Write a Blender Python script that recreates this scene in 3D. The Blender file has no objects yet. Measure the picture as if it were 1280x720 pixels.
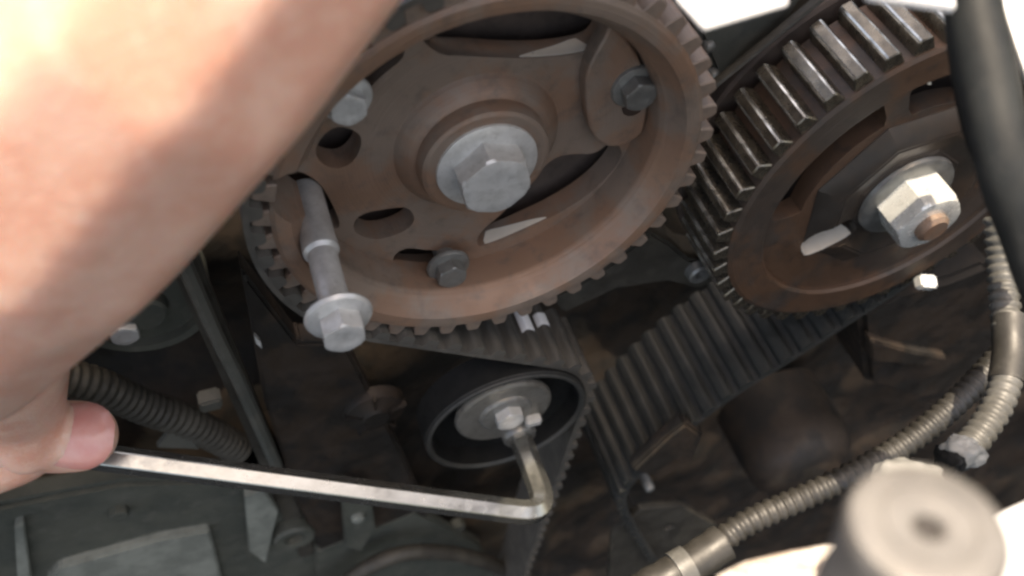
import bpy, bmesh, math, random
from mathutils import Vector, Matrix, Euler
random.seed(7)
C = bpy.context.scene.collection
SC = bpy.context.scene
SC.unit_settings.scale_length = 0.01            # one unit is about a centimetre: this is a close-up

# ------------------------------------------------------------------ camera
# World: Y points into the engine (along every shaft), Z up, X to the right.  Origin = front of the large sprocket.
CAM = Vector((-.69, -16.0, 18.38))
RIGHT = Vector((0.92107, -0.31918, -0.22306))
DOWN = Vector((-0.38940, -0.75497, -0.52763))
FWD = Vector((0.0, 0.57284, -0.81967))
FPX = 1118.83                                    # focal length in pixels of a 1280 wide picture
cd = bpy.data.cameras.new('camera')
cam = bpy.data.objects.new('camera', cd); C.objects.link(cam)
m = Matrix((RIGHT, -DOWN, -FWD)).transposed().to_4x4(); m.translation = CAM
cam.matrix_world = m
cd.sensor_width = 36.0; cd.lens = FPX/1280*36
cd.clip_start = .1; cd.clip_end = 5000
cd.dof.use_dof = True; cd.dof.focus_distance = 27.0; cd.dof.aperture_fstop = 0.105
SC.camera = cam

# ------------------------------------------------------------------ light
SUN_EL, SUN_AZ = math.radians(77), math.radians(101)     # azimuth from +Y towards +X (negative: from the left)
w = bpy.data.worlds.new('World'); SC.world = w; w.use_nodes = True
nt = w.node_tree; nt.nodes.clear()
bg = nt.nodes.new('ShaderNodeBackground'); wo = nt.nodes.new('ShaderNodeOutputWorld')
sky = nt.nodes.new('ShaderNodeTexSky'); sky.sky_type = 'NISHITA'; sky.sun_disc = False
sky.sun_elevation = SUN_EL; sky.sun_rotation = SUN_AZ; sky.dust_density = 4.0; sky.air_density = 1.0; sky.ozone_density = .6
nt.links.new(sky.outputs[0], bg.inputs[0]); bg.inputs[1].default_value = .15
nt.links.new(bg.outputs[0], wo.inputs[0])
sd = bpy.data.lights.new('sun', 'SUN'); sun = bpy.data.objects.new('sun', sd); C.objects.link(sun)
sd.energy = 2.7; sd.angle = math.radians(.5); sd.color = (1, .95, .86)
sv = Vector((math.sin(SUN_AZ)*math.cos(SUN_EL), math.cos(SUN_AZ)*math.cos(SUN_EL), math.sin(SUN_EL)))
sun.rotation_euler = sv.to_track_quat('Z', 'Y').to_euler()
SC.view_settings.view_transform = 'Standard'; SC.view_settings.look = 'None'
SC.view_settings.exposure = 1.62; SC.view_settings.gamma = 1.0
SC.view_settings.use_white_balance = True; SC.view_settings.white_balance_temperature = 7900; SC.view_settings.white_balance_tint = 12
SC.cycles.pixel_filter_type = 'BLACKMAN_HARRIS'; SC.cycles.filter_width = 2.6      # soft phone lens
SC.cycles.max_bounces = 8; SC.cycles.use_denoising = True

# ------------------------------------------------------------------ measuring helpers
def ray(px, py):
    return RIGHT*((px-640)/FPX) + DOWN*((py-360)/FPX) + FWD
def P(px, py, Y):                                # sight line through a picture point, cut at engine plane Y
    d = ray(px, py); return CAM + d*((Y-CAM.y)/d.y)
def D(px, py, dist):                             # the same, at a distance from the lens
    return CAM + ray(px, py)*dist

# ------------------------------------------------------------------ materials
def mat(name, base, rough=.5, metal=0., second=None, scale=2.0, amount=.5, bump=.1, bscale=30., rvar=.15,
        third=None, tscale=9., tamt=.4, rings=None, vor=None, sss=0., spec=.5, coat=0., stretch=None):
    m = bpy.data.materials.new(name); m.use_nodes = True
    n = m.node_tree.nodes; l = m.node_tree.links
    b = n['Principled BSDF']
    b.inputs['Metallic'].default_value = metal
    b.inputs['Specular IOR Level'].default_value = spec
    b.inputs['Coat Weight'].default_value = coat
    tc = n.new('ShaderNodeTexCoord')
    src = tc.outputs['Object']
    if stretch:
        mp = n.new('ShaderNodeMapping'); mp.inputs['Scale'].default_value = stretch; l.new(src, mp.inputs[0]); src = mp.outputs[0]
    def noise(s, det=6, ro=.6):
        t = n.new('ShaderNodeTexNoise'); t.inputs['Scale'].default_value = s; t.inputs['Detail'].default_value = det
        t.inputs['Roughness'].default_value = ro; l.new(src, t.inputs['Vector']); return t
    def ramp(t, lo, hi):
        r = n.new('ShaderNodeMapRange'); r.inputs[1].default_value = lo; r.inputs[2].default_value = hi
        l.new(t.outputs['Fac'], r.inputs[0]); return r
    col = None
    second = second or tuple(c*.6 for c in base)
    t1 = noise(scale); r1 = ramp(t1, .5-.25*(1.1-amount), .5+.25*(1.1-amount))
    mx = n.new('ShaderNodeMix'); mx.data_type = 'RGBA'
    mx.inputs[6].default_value = (*base, 1); mx.inputs[7].default_value = (*second, 1)
    sc = n.new('ShaderNodeMath'); sc.operation = 'MULTIPLY'; sc.inputs[1].default_value = amount
    l.new(r1.outputs[0], sc.inputs[0]); l.new(sc.outputs[0], mx.inputs[0]); col = mx.outputs[2]
    if third:
        t3 = noise(tscale, 8, .7); r3 = ramp(t3, .52, .68)
        s3 = n.new('ShaderNodeMath'); s3.operation = 'MULTIPLY'; s3.inputs[1].default_value = tamt; l.new(r3.outputs[0], s3.inputs[0])
        m3 = n.new('ShaderNodeMix'); m3.data_type = 'RGBA'; m3.inputs[7].default_value = (*third, 1)
        l.new(s3.outputs[0], m3.inputs[0]); l.new(col, m3.inputs[6]); col = m3.outputs[2]
    l.new(col, b.inputs['Base Color'])
    t2 = noise(scale*3.1, 5)
    rr = n.new('ShaderNodeMapRange'); rr.inputs[1].default_value = .3; rr.inputs[2].default_value = .7
    rr.inputs[3].default_value = max(.03, rough-rvar); rr.inputs[4].default_value = min(1, rough+rvar)
    l.new(t2.outputs['Fac'], rr.inputs[0]); l.new(rr.outputs[0], b.inputs['Roughness'])
    if bump:
        tb = noise(bscale, 8, .65); bp = n.new('ShaderNodeBump'); bp.inputs['Strength'].default_value = min(1, bump*2); bp.inputs['Distance'].default_value = .05
        l.new(tb.outputs['Fac'], bp.inputs['Height']); l.new(bp.outputs[0], b.inputs['Normal'])
        last = bp
        if rings:                                 # turning marks left by the lathe, round the shaft
            sx = n.new('ShaderNodeVectorMath'); sx.operation = 'SUBTRACT'; sx.inputs[1].default_value = (rings[0], 0, rings[1]); l.new(tc.outputs['Object'], sx.inputs[0])
            mu = n.new('ShaderNodeVectorMath'); mu.operation = 'MULTIPLY'; mu.inputs[1].default_value = (1, 0, 1); l.new(sx.outputs[0], mu.inputs[0])
            ln = n.new('ShaderNodeVectorMath'); ln.operation = 'LENGTH'; l.new(mu.outputs[0], ln.inputs[0])
            tn_ = n.new('ShaderNodeTexNoise'); tn_.noise_dimensions = '1D'; tn_.inputs['Scale'].default_value = rings[2]; tn_.inputs['Detail'].default_value = 3; l.new(ln.outputs['Value'], tn_.inputs['W'])
            b2 = n.new('ShaderNodeBump'); b2.inputs['Strength'].default_value = .35; b2.inputs['Distance'].default_value = .04
            l.new(tn_.outputs['Fac'], b2.inputs['Height']); l.new(last.outputs[0], b2.inputs['Normal']); l.new(b2.outputs[0], b.inputs['Normal']); last = b2
        if vor:                                   # pores and fine creases
            vt = n.new('ShaderNodeTexVoronoi'); vt.feature = 'DISTANCE_TO_EDGE'; vt.inputs['Scale'].default_value = vor; l.new(src, vt.inputs['Vector'])
            vr = n.new('ShaderNodeMapRange'); vr.inputs[2].default_value = .25; l.new(vt.outputs['Distance'], vr.inputs[0])
            b3 = n.new('ShaderNodeBump'); b3.inputs['Strength'].default_value = .16; b3.inputs['Distance'].default_value = .05
            l.new(vr.outputs[0], b3.inputs['Height']); l.new(last.outputs[0], b3.inputs['Normal']); l.new(b3.outputs[0], b.inputs['Normal'])
    if sss:
        b.inputs['Subsurface Weight'].default_value = sss; b.inputs['Subsurface Radius'].default_value = (1, .35, .2)
        b.inputs['Subsurface Scale'].default_value = .9
    return m
M = dict(
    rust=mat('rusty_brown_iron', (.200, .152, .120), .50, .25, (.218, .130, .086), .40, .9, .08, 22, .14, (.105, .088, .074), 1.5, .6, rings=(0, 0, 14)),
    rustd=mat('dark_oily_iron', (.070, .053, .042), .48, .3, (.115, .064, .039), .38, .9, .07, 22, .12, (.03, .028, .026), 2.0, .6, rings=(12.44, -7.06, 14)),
    tooth=mat('worn_tooth_steel', (.25, .215, .165), .30, .8, (.09, .08, .065), 1.6, .7, .04, 20, .1),
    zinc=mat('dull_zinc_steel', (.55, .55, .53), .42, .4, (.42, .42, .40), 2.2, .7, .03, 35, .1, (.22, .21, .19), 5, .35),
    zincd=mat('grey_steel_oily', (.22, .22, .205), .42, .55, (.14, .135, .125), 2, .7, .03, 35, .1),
    chrome=mat('bright_key_steel', (.36, .36, .335), .22, .88, (.30, .30, .275), .9, .7, .012, 30, .08, (.22, .21, .18), 3, .3),
    nut=mat('bright_nut_steel', (.78, .78, .73), .25, .45, (.60, .61, .58), 1.6, .5, .02, 30, .08, (.2, .19, .17), 4, .3),
    rubber=mat('black_belt_rubber', (.024, .025, .023), .6, 0, (.036, .035, .031), 2, .6, .08, 30, .1, (.06, .055, .048), 4, .25),
    beltg=mat('dusty_belt_rubber', (.072, .078, .070), .45, 0, (.042, .046, .042), 1.2, .7, .08, 30, .1, (.075, .07, .06), 4, .35),
    black=mat('black_plastic', (.008, .0085, .0085), .55, 0, (.014, .014, .0135), 2, .6, .04, 20, .1, spec=.2),
    hose=mat('black_rubber_hose', (.010, .0115, .0115), .55, 0, (.020, .022, .021), .8, .7, .04, 25, .08, (.036, .036, .034), 2.0, .3, spec=.3),
    block=mat('dirty_engine_iron', (.019, .0165, .014), .6, .1, (.036, .026, .019), .40, .9, .2, 4, .15, (.013, .013, .0125), 1.2, .6, spec=.3),
    castg=mat('greenish_cast_alloy', (.058, .053, .043), .55, .2, (.034, .031, .026), .6, .8, .18, 8, .15, (.055, .05, .04), 2.0, .4, spec=.35),
    castp=mat('pale_dusty_alloy', (.085, .083, .070), .6, .1, (.06, .064, .056), .6, .8, .15, 8, .12, (.04, .04, .036), 1.6, .4, spec=.35),
    conduit=mat('grey_conduit_plastic', (.090, .090, .084), .45, 0, (.06, .058, .050), .7, .8, .05, 20, .1, (.20, .20, .185), 2.5, .3),
    conduitd=mat('dark_conduit_plastic', (.034, .032, .028), .5, 0, (.018, .017, .0145), .6, .8, .05, 20, .1, (.085, .08, .07), 2.5, .3),
    tape=mat('pale_tape', (.30, .30, .28), .45, 0, (.18, .18, .165), 1.0, .7, .1, 10, .1),
    white=mat('white_body_paint', (.80, .80, .79), .35, 0, (.72, .71, .69), .5, .4, .02, 12, .08),
    dirtw=mat('stained_white_paint', (.60, .57, .52), .45, 0, (.32, .24, .18), .8, .8, .06, 12, .1, (.16, .10, .07), 1.6, .5),
    stud=mat('pale_grey_metal', (.165, .157, .143), .45, .2, (.10, .094, .085), .9, .7, .04, 14, .1, (.24, .23, .215), 2.2, .3),
    skin=mat('skin', (.70, .43, .325), .5, 0, (.64, .33, .235), .6, .85, .06, 5, .06, (.80, .58, .46), 3.2, .4, vor=7, sss=.5, spec=.4),
    palm=mat('shaded_skin', (.50, .27, .18), .46, 0, (.42, .20, .13), .9, .75, .05, 5, .06, (.30, .15, .10), 1.6, .4, vor=5, sss=.4, spec=.4),
    nail=mat('finger_nail', (.62, .24, .20), .22, 0, (.68, .40, .34), .7, .6, .0, 8, .05, sss=.2),
    beltb=mat('brown_dusty_belt', (.078, .072, .062), .55, 0, (.046, .044, .039), .8, .8, .08, 30, .1, (.10, .085, .07), 3, .4),
    lowc=mat('greenish_dusty_cover', (.070, .073, .060), .6, .1, (.050, .055, .047), .5, .8, .15, 8, .12, (.12, .115, .10), 1.4, .4, spec=.3),
    lowp=mat('pale_greenish_alloy', (.20, .212, .185), .6, .1, (.13, .14, .122), .6, .8, .15, 8, .12, (.08, .08, .07), 1.6, .4, spec=.3),
    studh=mat('dark_hole', (.03, .026, .023), .8, 0),
    greasy=mat('greasy_steel', (.17, .165, .148), .42, .45, (.13, .125, .11), .9, .8, .05, 20, .12, (.07, .065, .055), 2.2, .5),
    bossd=mat('black_oily_boss', (.040, .034, .029), .42, .3, (.065, .046, .034), .5, .8, .06, 20, .12),
    beltd=mat('dark_dusty_belt', (.027, .029, .027), .5, 0, (.016, .0175, .016), 1.0, .7, .08, 30, .1, (.05, .047, .04), 2.5, .4),
    bare=mat('sun_patch_and_nick_metal', (.78, .72, .62), .35, .25, (.70, .63, .52), 1.5, .6, .02, 30, .08),  # pale colour that paints sun patches on slot walls; also the nicks
    edge=mat('polished_tooth_edge', (.75, .72, .64), .22, .8, (.22, .20, .17), .9, .9, .02, 30, .08),  # pale smooth steel: tooth-edge highlights put into its colour
    dark=mat('shade_backing', (.070, .050, .040), .8, 0, (.009, .008, .007), 1, .5, .1, 8, .1),  # dark tone standing in for shade behind the sprocket openings
)

# ------------------------------------------------------------------ object helpers
def tag(o, label=None, cat=None, group=None, kind=None):
    if label: o['label'] = label
    if cat: o['category'] = cat
    if group: o['group'] = group
    if kind: o['kind'] = kind
    return o
def thing(name, label, cat, loc=(0, 0, 0), group=None):
    o = bpy.data.objects.new(name, None); C.objects.link(o); o.location = loc; o.empty_display_size = .5
    return tag(o, label, cat, group)
def link(name, me, material, parent=None, smooth=None):
    o = bpy.data.objects.new(name, me); C.objects.link(o)
    if material and not me.materials: me.materials.append(material)
    if parent:
        o.parent = parent                         # meshes are written in world coordinates
        pw = Vector((0, 0, 0)); p = parent
        while p: pw += p.location; p = p.parent
        o.location = -pw
    if smooth is not None: shade(me, smooth)
    return o
def shade(me, angle):
    if angle <= 0: return
    me.polygons.foreach_set('use_smooth', [True]*len(me.polygons))
    bm = bmesh.new(); bm.from_mesh(me)
    for e in bm.edges:
        if len(e.link_faces) == 2 and e.calc_face_angle(0) > math.radians(angle): e.smooth = False
    bm.to_mesh(me); bm.free()
def obj(name, bm, material, parent=None, smooth=35, bevel=0, seg=2):
    bmesh.ops.recalc_face_normals(bm, faces=bm.faces)
    if bevel:
        es = [e for e in bm.edges if len(e.link_faces) == 2 and e.calc_face_angle(0) > math.radians(35)]
        bmesh.ops.bevel(bm, geom=es, offset=bevel, segments=seg, affect='EDGES', clamp_overlap=True)
    me = bpy.data.meshes.new(name); bm.to_mesh(me); bm.free()
    return link(name, me, material, parent, smooth)
def lathe(bm, prof, c, seg=64, closed=True, a0=0., a1=2*math.pi):
    """turn a profile of (radius, Y) about the Y axis through c = (X, Z)"""
    full = abs(a1-a0-2*math.pi) < 1e-6
    rings = []
    for r, y in prof:
        if r < 1e-5: rings.append([bm.verts.new((c[0], y, c[1]))])
        else:
            k = seg if full else seg+1
            rings.append([bm.verts.new((c[0]+r*math.cos(a0+(a1-a0)*i/seg), y, c[1]+r*math.sin(a0+(a1-a0)*i/seg))) for i in range(k)])
    pairs = list(zip(rings, rings[1:]+([rings[0]] if closed else [])))
    for A, B in pairs:
        if len(A) == 1 and len(B) == 1: continue
        nn = max(len(A), len(B)); cnt = nn if full else nn-1
        for i in range(cnt):
            j = (i+1) % nn
            if len(A) == 1: bm.faces.new((A[0], B[i], B[j]))
            elif len(B) == 1: bm.faces.new((A[i], A[j], B[0]))
            else: bm.faces.new((A[i], A[j], B[j], B[i]))
    return bm
def poly_prism(bm, pts, y0, y1):
    """pts: (X, Z) outline; a solid between planes y0 and y1"""
    a = [bm.verts.new((x, y0, z)) for x, z in pts]; b = [bm.verts.new((x, y1, z)) for x, z in pts]
    n = len(pts); bm.faces.new(a); bm.faces.new(b[::-1])
    for i in range(n): bm.faces.new((a[i], b[i], b[(i+1) % n], a[(i+1) % n]))
    return bm
def plate(name, outline, holes, y0, y1, material, parent=None, bevel=.06):
    """flat plate across Y with holes, rounded edges, through a filled 2D curve"""
    cu = bpy.data.curves.new('plate_outline', 'CURVE'); cu.dimensions = '2D'; cu.fill_mode = 'BOTH'
    for pts in [outline]+holes:
        s = cu.splines.new('POLY'); s.points.add(len(pts)-1); s.use_cyclic_u = True
        for p, (x, z) in zip(s.points, pts): p.co = (x, z, 0, 1)
    cu.extrude = (y1-y0)/2-bevel; cu.bevel_depth = bevel; cu.bevel_resolution = 2; cu.offset = -bevel
    t = bpy.data.objects.new('plate_tmp', cu); C.objects.link(t)
    bpy.context.view_layer.update()
    me = bpy.data.meshes.new_from_object(t.evaluated_get(bpy.context.evaluated_depsgraph_get()))
    bpy.data.objects.remove(t); bpy.data.curves.remove(cu)
    me.transform(Matrix(((1, 0, 0, 0), (0, 0, -1, (y0+y1)/2), (0, 1, 0, 0), (0, 0, 0, 1))))
    me.name = name; me.materials.clear()
    return link(name, me, material, parent, 40)
def smooth_poly(pts, it=2):
    for _ in range(it):
        q = []
        for i in range(len(pts)):
            a, b = pts[i], pts[(i+1) % len(pts)]
            q += [(a[0]*.75+b[0]*.25, a[1]*.75+b[1]*.25), (a[0]*.25+b[0]*.75, a[1]*.25+b[1]*.75)]
        pts = q
    return pts
def spline(pts, n=8):
    pts = [Vector(p) for p in pts]; out = []
    for i in range(len(pts)-1):
        p0 = pts[i-1] if i else pts[0]*2-pts[1]; p1, p2 = pts[i], pts[i+1]
        p3 = pts[i+2] if i+2 < len(pts) else pts[-1]*2-pts[-2]
        for k in range(n):
            t = k/n
            out.append(.5*((2*p1)+(p2-p0)*t+(2*p0-5*p1+4*p2-p3)*t*t+(3*p1-p0-3*p2+p3)*t**3))
    return out+[pts[-1]]
def resample(pts, step):
    L = [0]
    for a, b in zip(pts, pts[1:]): L.append(L[-1]+(b-a).length)
    n = max(2, int(round(L[-1]/step))); out = []; j = 0
    for i in range(n+1):
        s = L[-1]*i/n
        while j < len(L)-2 and L[j+1] < s: j += 1
        t = (s-L[j])/max(1e-9, L[j+1]-L[j]); out.append(pts[j].lerp(pts[j+1], min(1, t)))
    return out
def sweep(bm, pts, radius, sides=20, caps=True, flat=1.0, up=Vector((0, 0, 1)), rot=0.):
    """tube along pts; radius a number or f(i, n); flat squashes the section"""
    n = len(pts); rings = []; nrm = None
    for i, p in enumerate(pts):
        t = (pts[min(i+1, n-1)]-pts[max(i-1, 0)]).normalized()
        nrm = (up if nrm is None else nrm); nrm = nrm-t*nrm.dot(t)
        if nrm.length < 1e-4: nrm = t.orthogonal()
        nrm = nrm.normalized(); bn = t.cross(nrm)
        r = radius(i, n) if callable(radius) else radius
        rings.append([bm.verts.new(p+(nrm*math.cos(rot+2*math.pi*k/sides)*flat+bn*math.sin(rot+2*math.pi*k/sides))*r) for k in range(sides)])
    for A, B in zip(rings, rings[1:]):
        for k in range(sides): bm.faces.new((A[k], A[(k+1) % sides], B[(k+1) % sides], B[k]))
    if caps: bm.faces.new(rings[0][::-1]); bm.faces.new(rings[-1])
    return bm
def axis_cyl(bm, p, d, prof, seg=32):
    """solid of revolution: prof of (radius, distance along d), starting and ending on the axis or not"""
    d = d.normalized(); u = d.orthogonal().normalized(); v = d.cross(u); rings = []
    for r, h in prof:
        if r < 1e-5: rings.append([bm.verts.new(p+d*h)])
        else: rings.append([bm.verts.new(p+d*h+(u*math.cos(2*math.pi*i/seg)+v*math.sin(2*math.pi*i/seg))*r) for i in range(seg)])
    for A, B in zip(rings, rings[1:]):
        nn = max(len(A), len(B))
        for i in range(nn):
            j = (i+1) % nn
            if len(A) == 1: bm.faces.new((A[0], B[i], B[j]))
            elif len(B) == 1: bm.faces.new((A[i], A[j], B[0]))
            else: bm.faces.new((A[i], A[j], B[j], B[i]))
    return bm
def hexhead(bm, c, y0, y1, r, rot=0., cham=.10):
    """six-sided bolt head about the Y axis, from the flange at y0 to the face at y1 (y1 < y0); corners chamfered, face slightly dished"""
    seg = 48; rings = []
    def hr(a): return r*math.cos(math.pi/6)/math.cos(((a-rot) % (math.pi/3))-math.pi/6)
    for y, lim, sub in ((y0, 9, 1), (y1+cham*1.1, 9, 1), (y1+cham*.5, r*.965, 1), (y1+cham*.12, r*.90, 1), (y1, r*.83, 1), (y1, r*.5, 1), (y1+.012, r*.4, 1)):
        rings.append([bm.verts.new((c[0]+min(hr(2*math.pi*i/seg+rot), lim)*math.cos(2*math.pi*i/seg+rot), y,
                                    c[1]+min(hr(2*math.pi*i/seg+rot), lim)*math.sin(2*math.pi*i/seg+rot))) for i in range(seg)])
    for A, B in zip(rings, rings[1:]):
        for i in range(seg): bm.faces.new((A[i], A[(i+1) % seg], B[(i+1) % seg], B[i]))
    bm.faces.new(rings[0]); bm.faces.new(rings[-1])
    return bm
def box(bm, c, size, rot=None):
    mm = Matrix.Translation(c) @ (rot.to_matrix().to_4x4() if rot else Matrix()) @ Matrix.Diagonal((*size, 1))
    bmesh.ops.create_cube(bm, size=1, matrix=mm); return bm
def boolean(o, cutters):
    for cbm in cutters:
        me = bpy.data.meshes.new('cutter'); bmesh.ops.recalc_face_normals(cbm, faces=cbm.faces); cbm.to_mesh(me); cbm.free()
        k = bpy.data.objects.new('cutter', me); C.objects.link(k); k.matrix_world = o.matrix_world
        md = o.modifiers.new('cut', 'BOOLEAN'); md.object = k; md.operation = 'DIFFERENCE'; md.solver = 'EXACT'
        bpy.context.view_layer.update()
        nm = bpy.data.meshes.new_from_object(o.evaluated_get(bpy.context.evaluated_depsgraph_get()))
        o.modifiers.clear(); o.data = nm; bpy.data.objects.remove(k)
    shade(o.data, 35)
def soften(o, wdt):
    md = o.modifiers.new('edge', 'BEVEL'); md.width = wdt; md.segments = 2; md.limit_method = 'ANGLE'; md.angle_limit = math.radians(50)
def polar(r, a): return (r*math.cos(math.radians(a)), r*math.sin(math.radians(a)))
def arc(r, a0, a1, n=10): return [polar(r, a0+(a1-a0)*i/n) for i in range(n+1)]
def slot(r, w, a0, a1, n=6):
    """a bent slot with round ends"""
    pts = arc(r+w, a0, a1, n)
    e = polar(r, a1); s = 1 if a1 > a0 else -1
    pts += [(e[0]+w*math.cos(math.radians(a1+s*k)), e[1]+w*math.sin(math.radians(a1+s*k))) for k in (30, 60, 90, 120, 150)]
    pts += arc(r-w, a1, a0, n)
    e = polar(r, a0)
    pts += [(e[0]+w*math.cos(math.radians(a0+s*k)), e[1]+w*math.sin(math.radians(a0+s*k))) for k in (210, 240, 270, 300, 330)]
    return pts
def blob_mesh(name, chains, voxel, smooth_it, material, parent=None):
    """one continuous skin over chains of (point, radius): used for flesh"""
    bm = bmesh.new()
    for ch in chains:
        pts = [Vector(p) for p, r in ch]; rs = [r for p, r in ch]
        for k in range(len(pts)-1):
            a, b, ra, rb = pts[k], pts[k+1], rs[k], rs[k+1]
            n = max(2, int((b-a).length/(min(ra, rb)*.08)))
            for i in range(n+1):
                t = i/n
                bmesh.ops.create_icosphere(bm, subdivisions=2, radius=ra+(rb-ra)*t, matrix=Matrix.Translation(a.lerp(b, t)))
    me = bpy.data.meshes.new(name); bm.to_mesh(me); bm.free()
    o = bpy.data.objects.new('tmp', me); C.objects.link(o)
    md = o.modifiers.new('r', 'REMESH'); md.mode = 'VOXEL'; md.voxel_size = voxel
    sm = o.modifiers.new('s', 'SMOOTH'); sm.iterations = smooth_it; sm.factor = .5
    bpy.context.view_layer.update()
    nm = bpy.data.meshes.new_from_object(o.evaluated_get(bpy.context.evaluated_depsgraph_get()))
    bpy.data.objects.remove(o); nm.name = name
    nm.polygons.foreach_set('use_smooth', [True]*len(nm.polygons))
    return link(name, nm, material, parent)

# ================================================================== engine front (the setting)
bm = bmesh.new()
N1, N2 = 110, 100
random.seed(3)
g = [[None]*(N2+1) for _ in range(N1+1)]
from mathutils import noise as mno
for i in range(N1+1):
    for j in range(N2+1):
        x = -60+150*i/N1; z = -150+155*(j/N2)**.7
        v = Vector((x*.13, z*.13, 1.7))
        y = 8.2+1.8*mno.noise(v)+.7*mno.noise(v*2.7)
        if z > -6: y += .15*(z+6)
        g[i][j] = bm.verts.new((x, y, z))
for i in range(N1):
    for j in range(N2): bm.faces.new((g[i][j], g[i+1][j], g[i+1][j+1], g[i][j+1]))
tag(obj('engine_wall', bm, M['block'], smooth=60), kind='structure')

# unseen overhang, added above the frame: it keeps the sun off everything set back under it
b = bmesh.new()
prof = [(-1.95, 13.2), (-2.05, 14), (-1.2, 17), (1.5, 17.5), (4.2, 17), (4.6, 13.6), (3, 12.8), (-1.1, 12.9)]
L0 = [b.verts.new((-40, y, z)) for y, z in prof]; L1 = [b.verts.new((60, y, z)) for y, z in prof]
b.faces.new(L0); b.faces.new(L1[::-1])
for i in range(len(prof)): b.faces.new((L0[i], L1[i], L1[(i+1) % len(prof)], L0[(i+1) % len(prof)]))
tag(obj('shade_overhang', b, M['block'], smooth=30, bevel=.2), kind='structure')

# ================================================================== large cam sprocket
def sprocket_teeth(parent, c, r0, r1, y0, y1, count, material, first=0., wroot=.30, wtip=.19, edge=None):
    """every tooth is a part; they share one mesh, turned about the shaft"""
    bm = bmesh.new()
    poly_prism(bm, [(r0-.12, -wroot), (r0+.05, -wroot*.97), (r1-.10, -wtip*1.12), (r1, -wtip*.8), (r1, wtip*.8), (r1-.10, wtip*1.12), (r0+.05, wroot*.97), (r0-.12, wroot)], y0, y1)
    bmesh.ops.recalc_face_normals(bm, faces=bm.faces)
    es = [e for e in bm.edges if e.calc_face_angle(0) > math.radians(25)]
    bv = bmesh.ops.bevel(bm, geom=es, offset=.035, segments=1, affect='EDGES', clamp_overlap=True, material=-1)
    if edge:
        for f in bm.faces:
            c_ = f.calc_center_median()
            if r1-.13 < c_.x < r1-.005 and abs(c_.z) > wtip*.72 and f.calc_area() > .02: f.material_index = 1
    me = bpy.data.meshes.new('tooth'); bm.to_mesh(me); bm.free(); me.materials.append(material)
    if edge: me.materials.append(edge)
    shade(me, 25)
    for i in range(count):
        o = bpy.data.objects.new('tooth', me); C.objects.link(o); o.parent = parent
        o.location = Vector((c[0], 0, c[1]))-parent.location
        o.rotation_euler = (0, -(first+2*math.pi*i/count), 0)

big = thing('cam_sprocket', 'large rusty brown toothed sprocket with slots and a big grey centre bolt', 'sprocket', (0, 0, 0))
rim = bmesh.new()
lathe(rim, [(6.04, .10), (5.92, .01), (5.70, 0), (5.55, .03), (5.20, .62), (5.10, .74), (5.06, .9), (5.06, 2.0), (5.45, 2.1), (5.5, 2.75), (6.04, 2.75)], (0, 0), 160)
rim = obj('rim', rim, M['rust'], big, 30)
cut_l = [(CAM.x+(x-CAM.x)*.935, CAM.z+(z-CAM.z)*.935) for x, z in smooth_poly([(-5.85, 1.7), (-5.35, 2.45), (-4.5, 2.45), (-4.0, 1.2), (-4.2, -.6), (-4.6, -.95), (-5.2, -.2)], 2)]
boolean(rim, [poly_prism(bmesh.new(), cut_l, -.6, 3.2)])
sprocket_teeth(big, (0, 0), 6.0, 6.50, .12, 2.75, 44, M['rust'], .05)
top_slot = smooth_poly([(-.55, 5.3), (-.25, 3.75), (.6, 3.28), (1.7, 2.60), (2.7, 2.12), (3.62, 1.84), (4.05, 1.98), (4.45, 3.0), (3.2, 4.6), (1.5, 5.25)], 2)
bot_slot = smooth_poly([(-1.25, -3.95), (-.75, -4.12), (.5, -4.10), (1.6, -4.02), (2.8, -3.70), (3.75, -3.0), (4.05, -2.35), (3.75, -1.78), (3.15, -2.05), (2.6, -1.68), (1.9, -1.42), (1.0, -2.15), (-.1, -2.95), (-.95, -3.3)], 2)
hole_a = smooth_poly([(-4.05, 2.45), (-3.25, 2.98), (-2.72, 2.35), (-2.95, 1.75), (-3.55, 1.35), (-4.05, 1.75)], 2)
hole_b = smooth_poly([(-4.35, -.98), (-3.9, -.42), (-3.0, -.75), (-2.5, -1.0), (-2.55, -1.75), (-3.2, -1.95), (-3.95, -1.75)], 2)
hole_c = smooth_poly([(-5.7, 1.9), (-5.0, 2.3), (-4.3, 1.5), (-4.45, -.55), (-4.75, -.7), (-5.1, -.1)], 2)
slots = [slot(4.55, .45, a, b) for a, b in ((122, 106), (-7, 3), (-137, -119))]
b = bmesh.new(); lathe(b, [(0, 1.9), (5.2, 1.9), (5.2, 2.7), (0, 2.7)], (0, 0), 120, closed=False)
web = obj('web', b, M['rust'], big, 0)
boolean(web, [poly_prism(bmesh.new(), [(CAM.x+(x-CAM.x)*1.017, CAM.z+(z-CAM.z)*1.017) for x, z in h], 1.3, 3.2) for h in (top_slot, bot_slot, hole_a, hole_b, hole_c, slots[0], slots[2])])
soften(web, .07)
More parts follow.
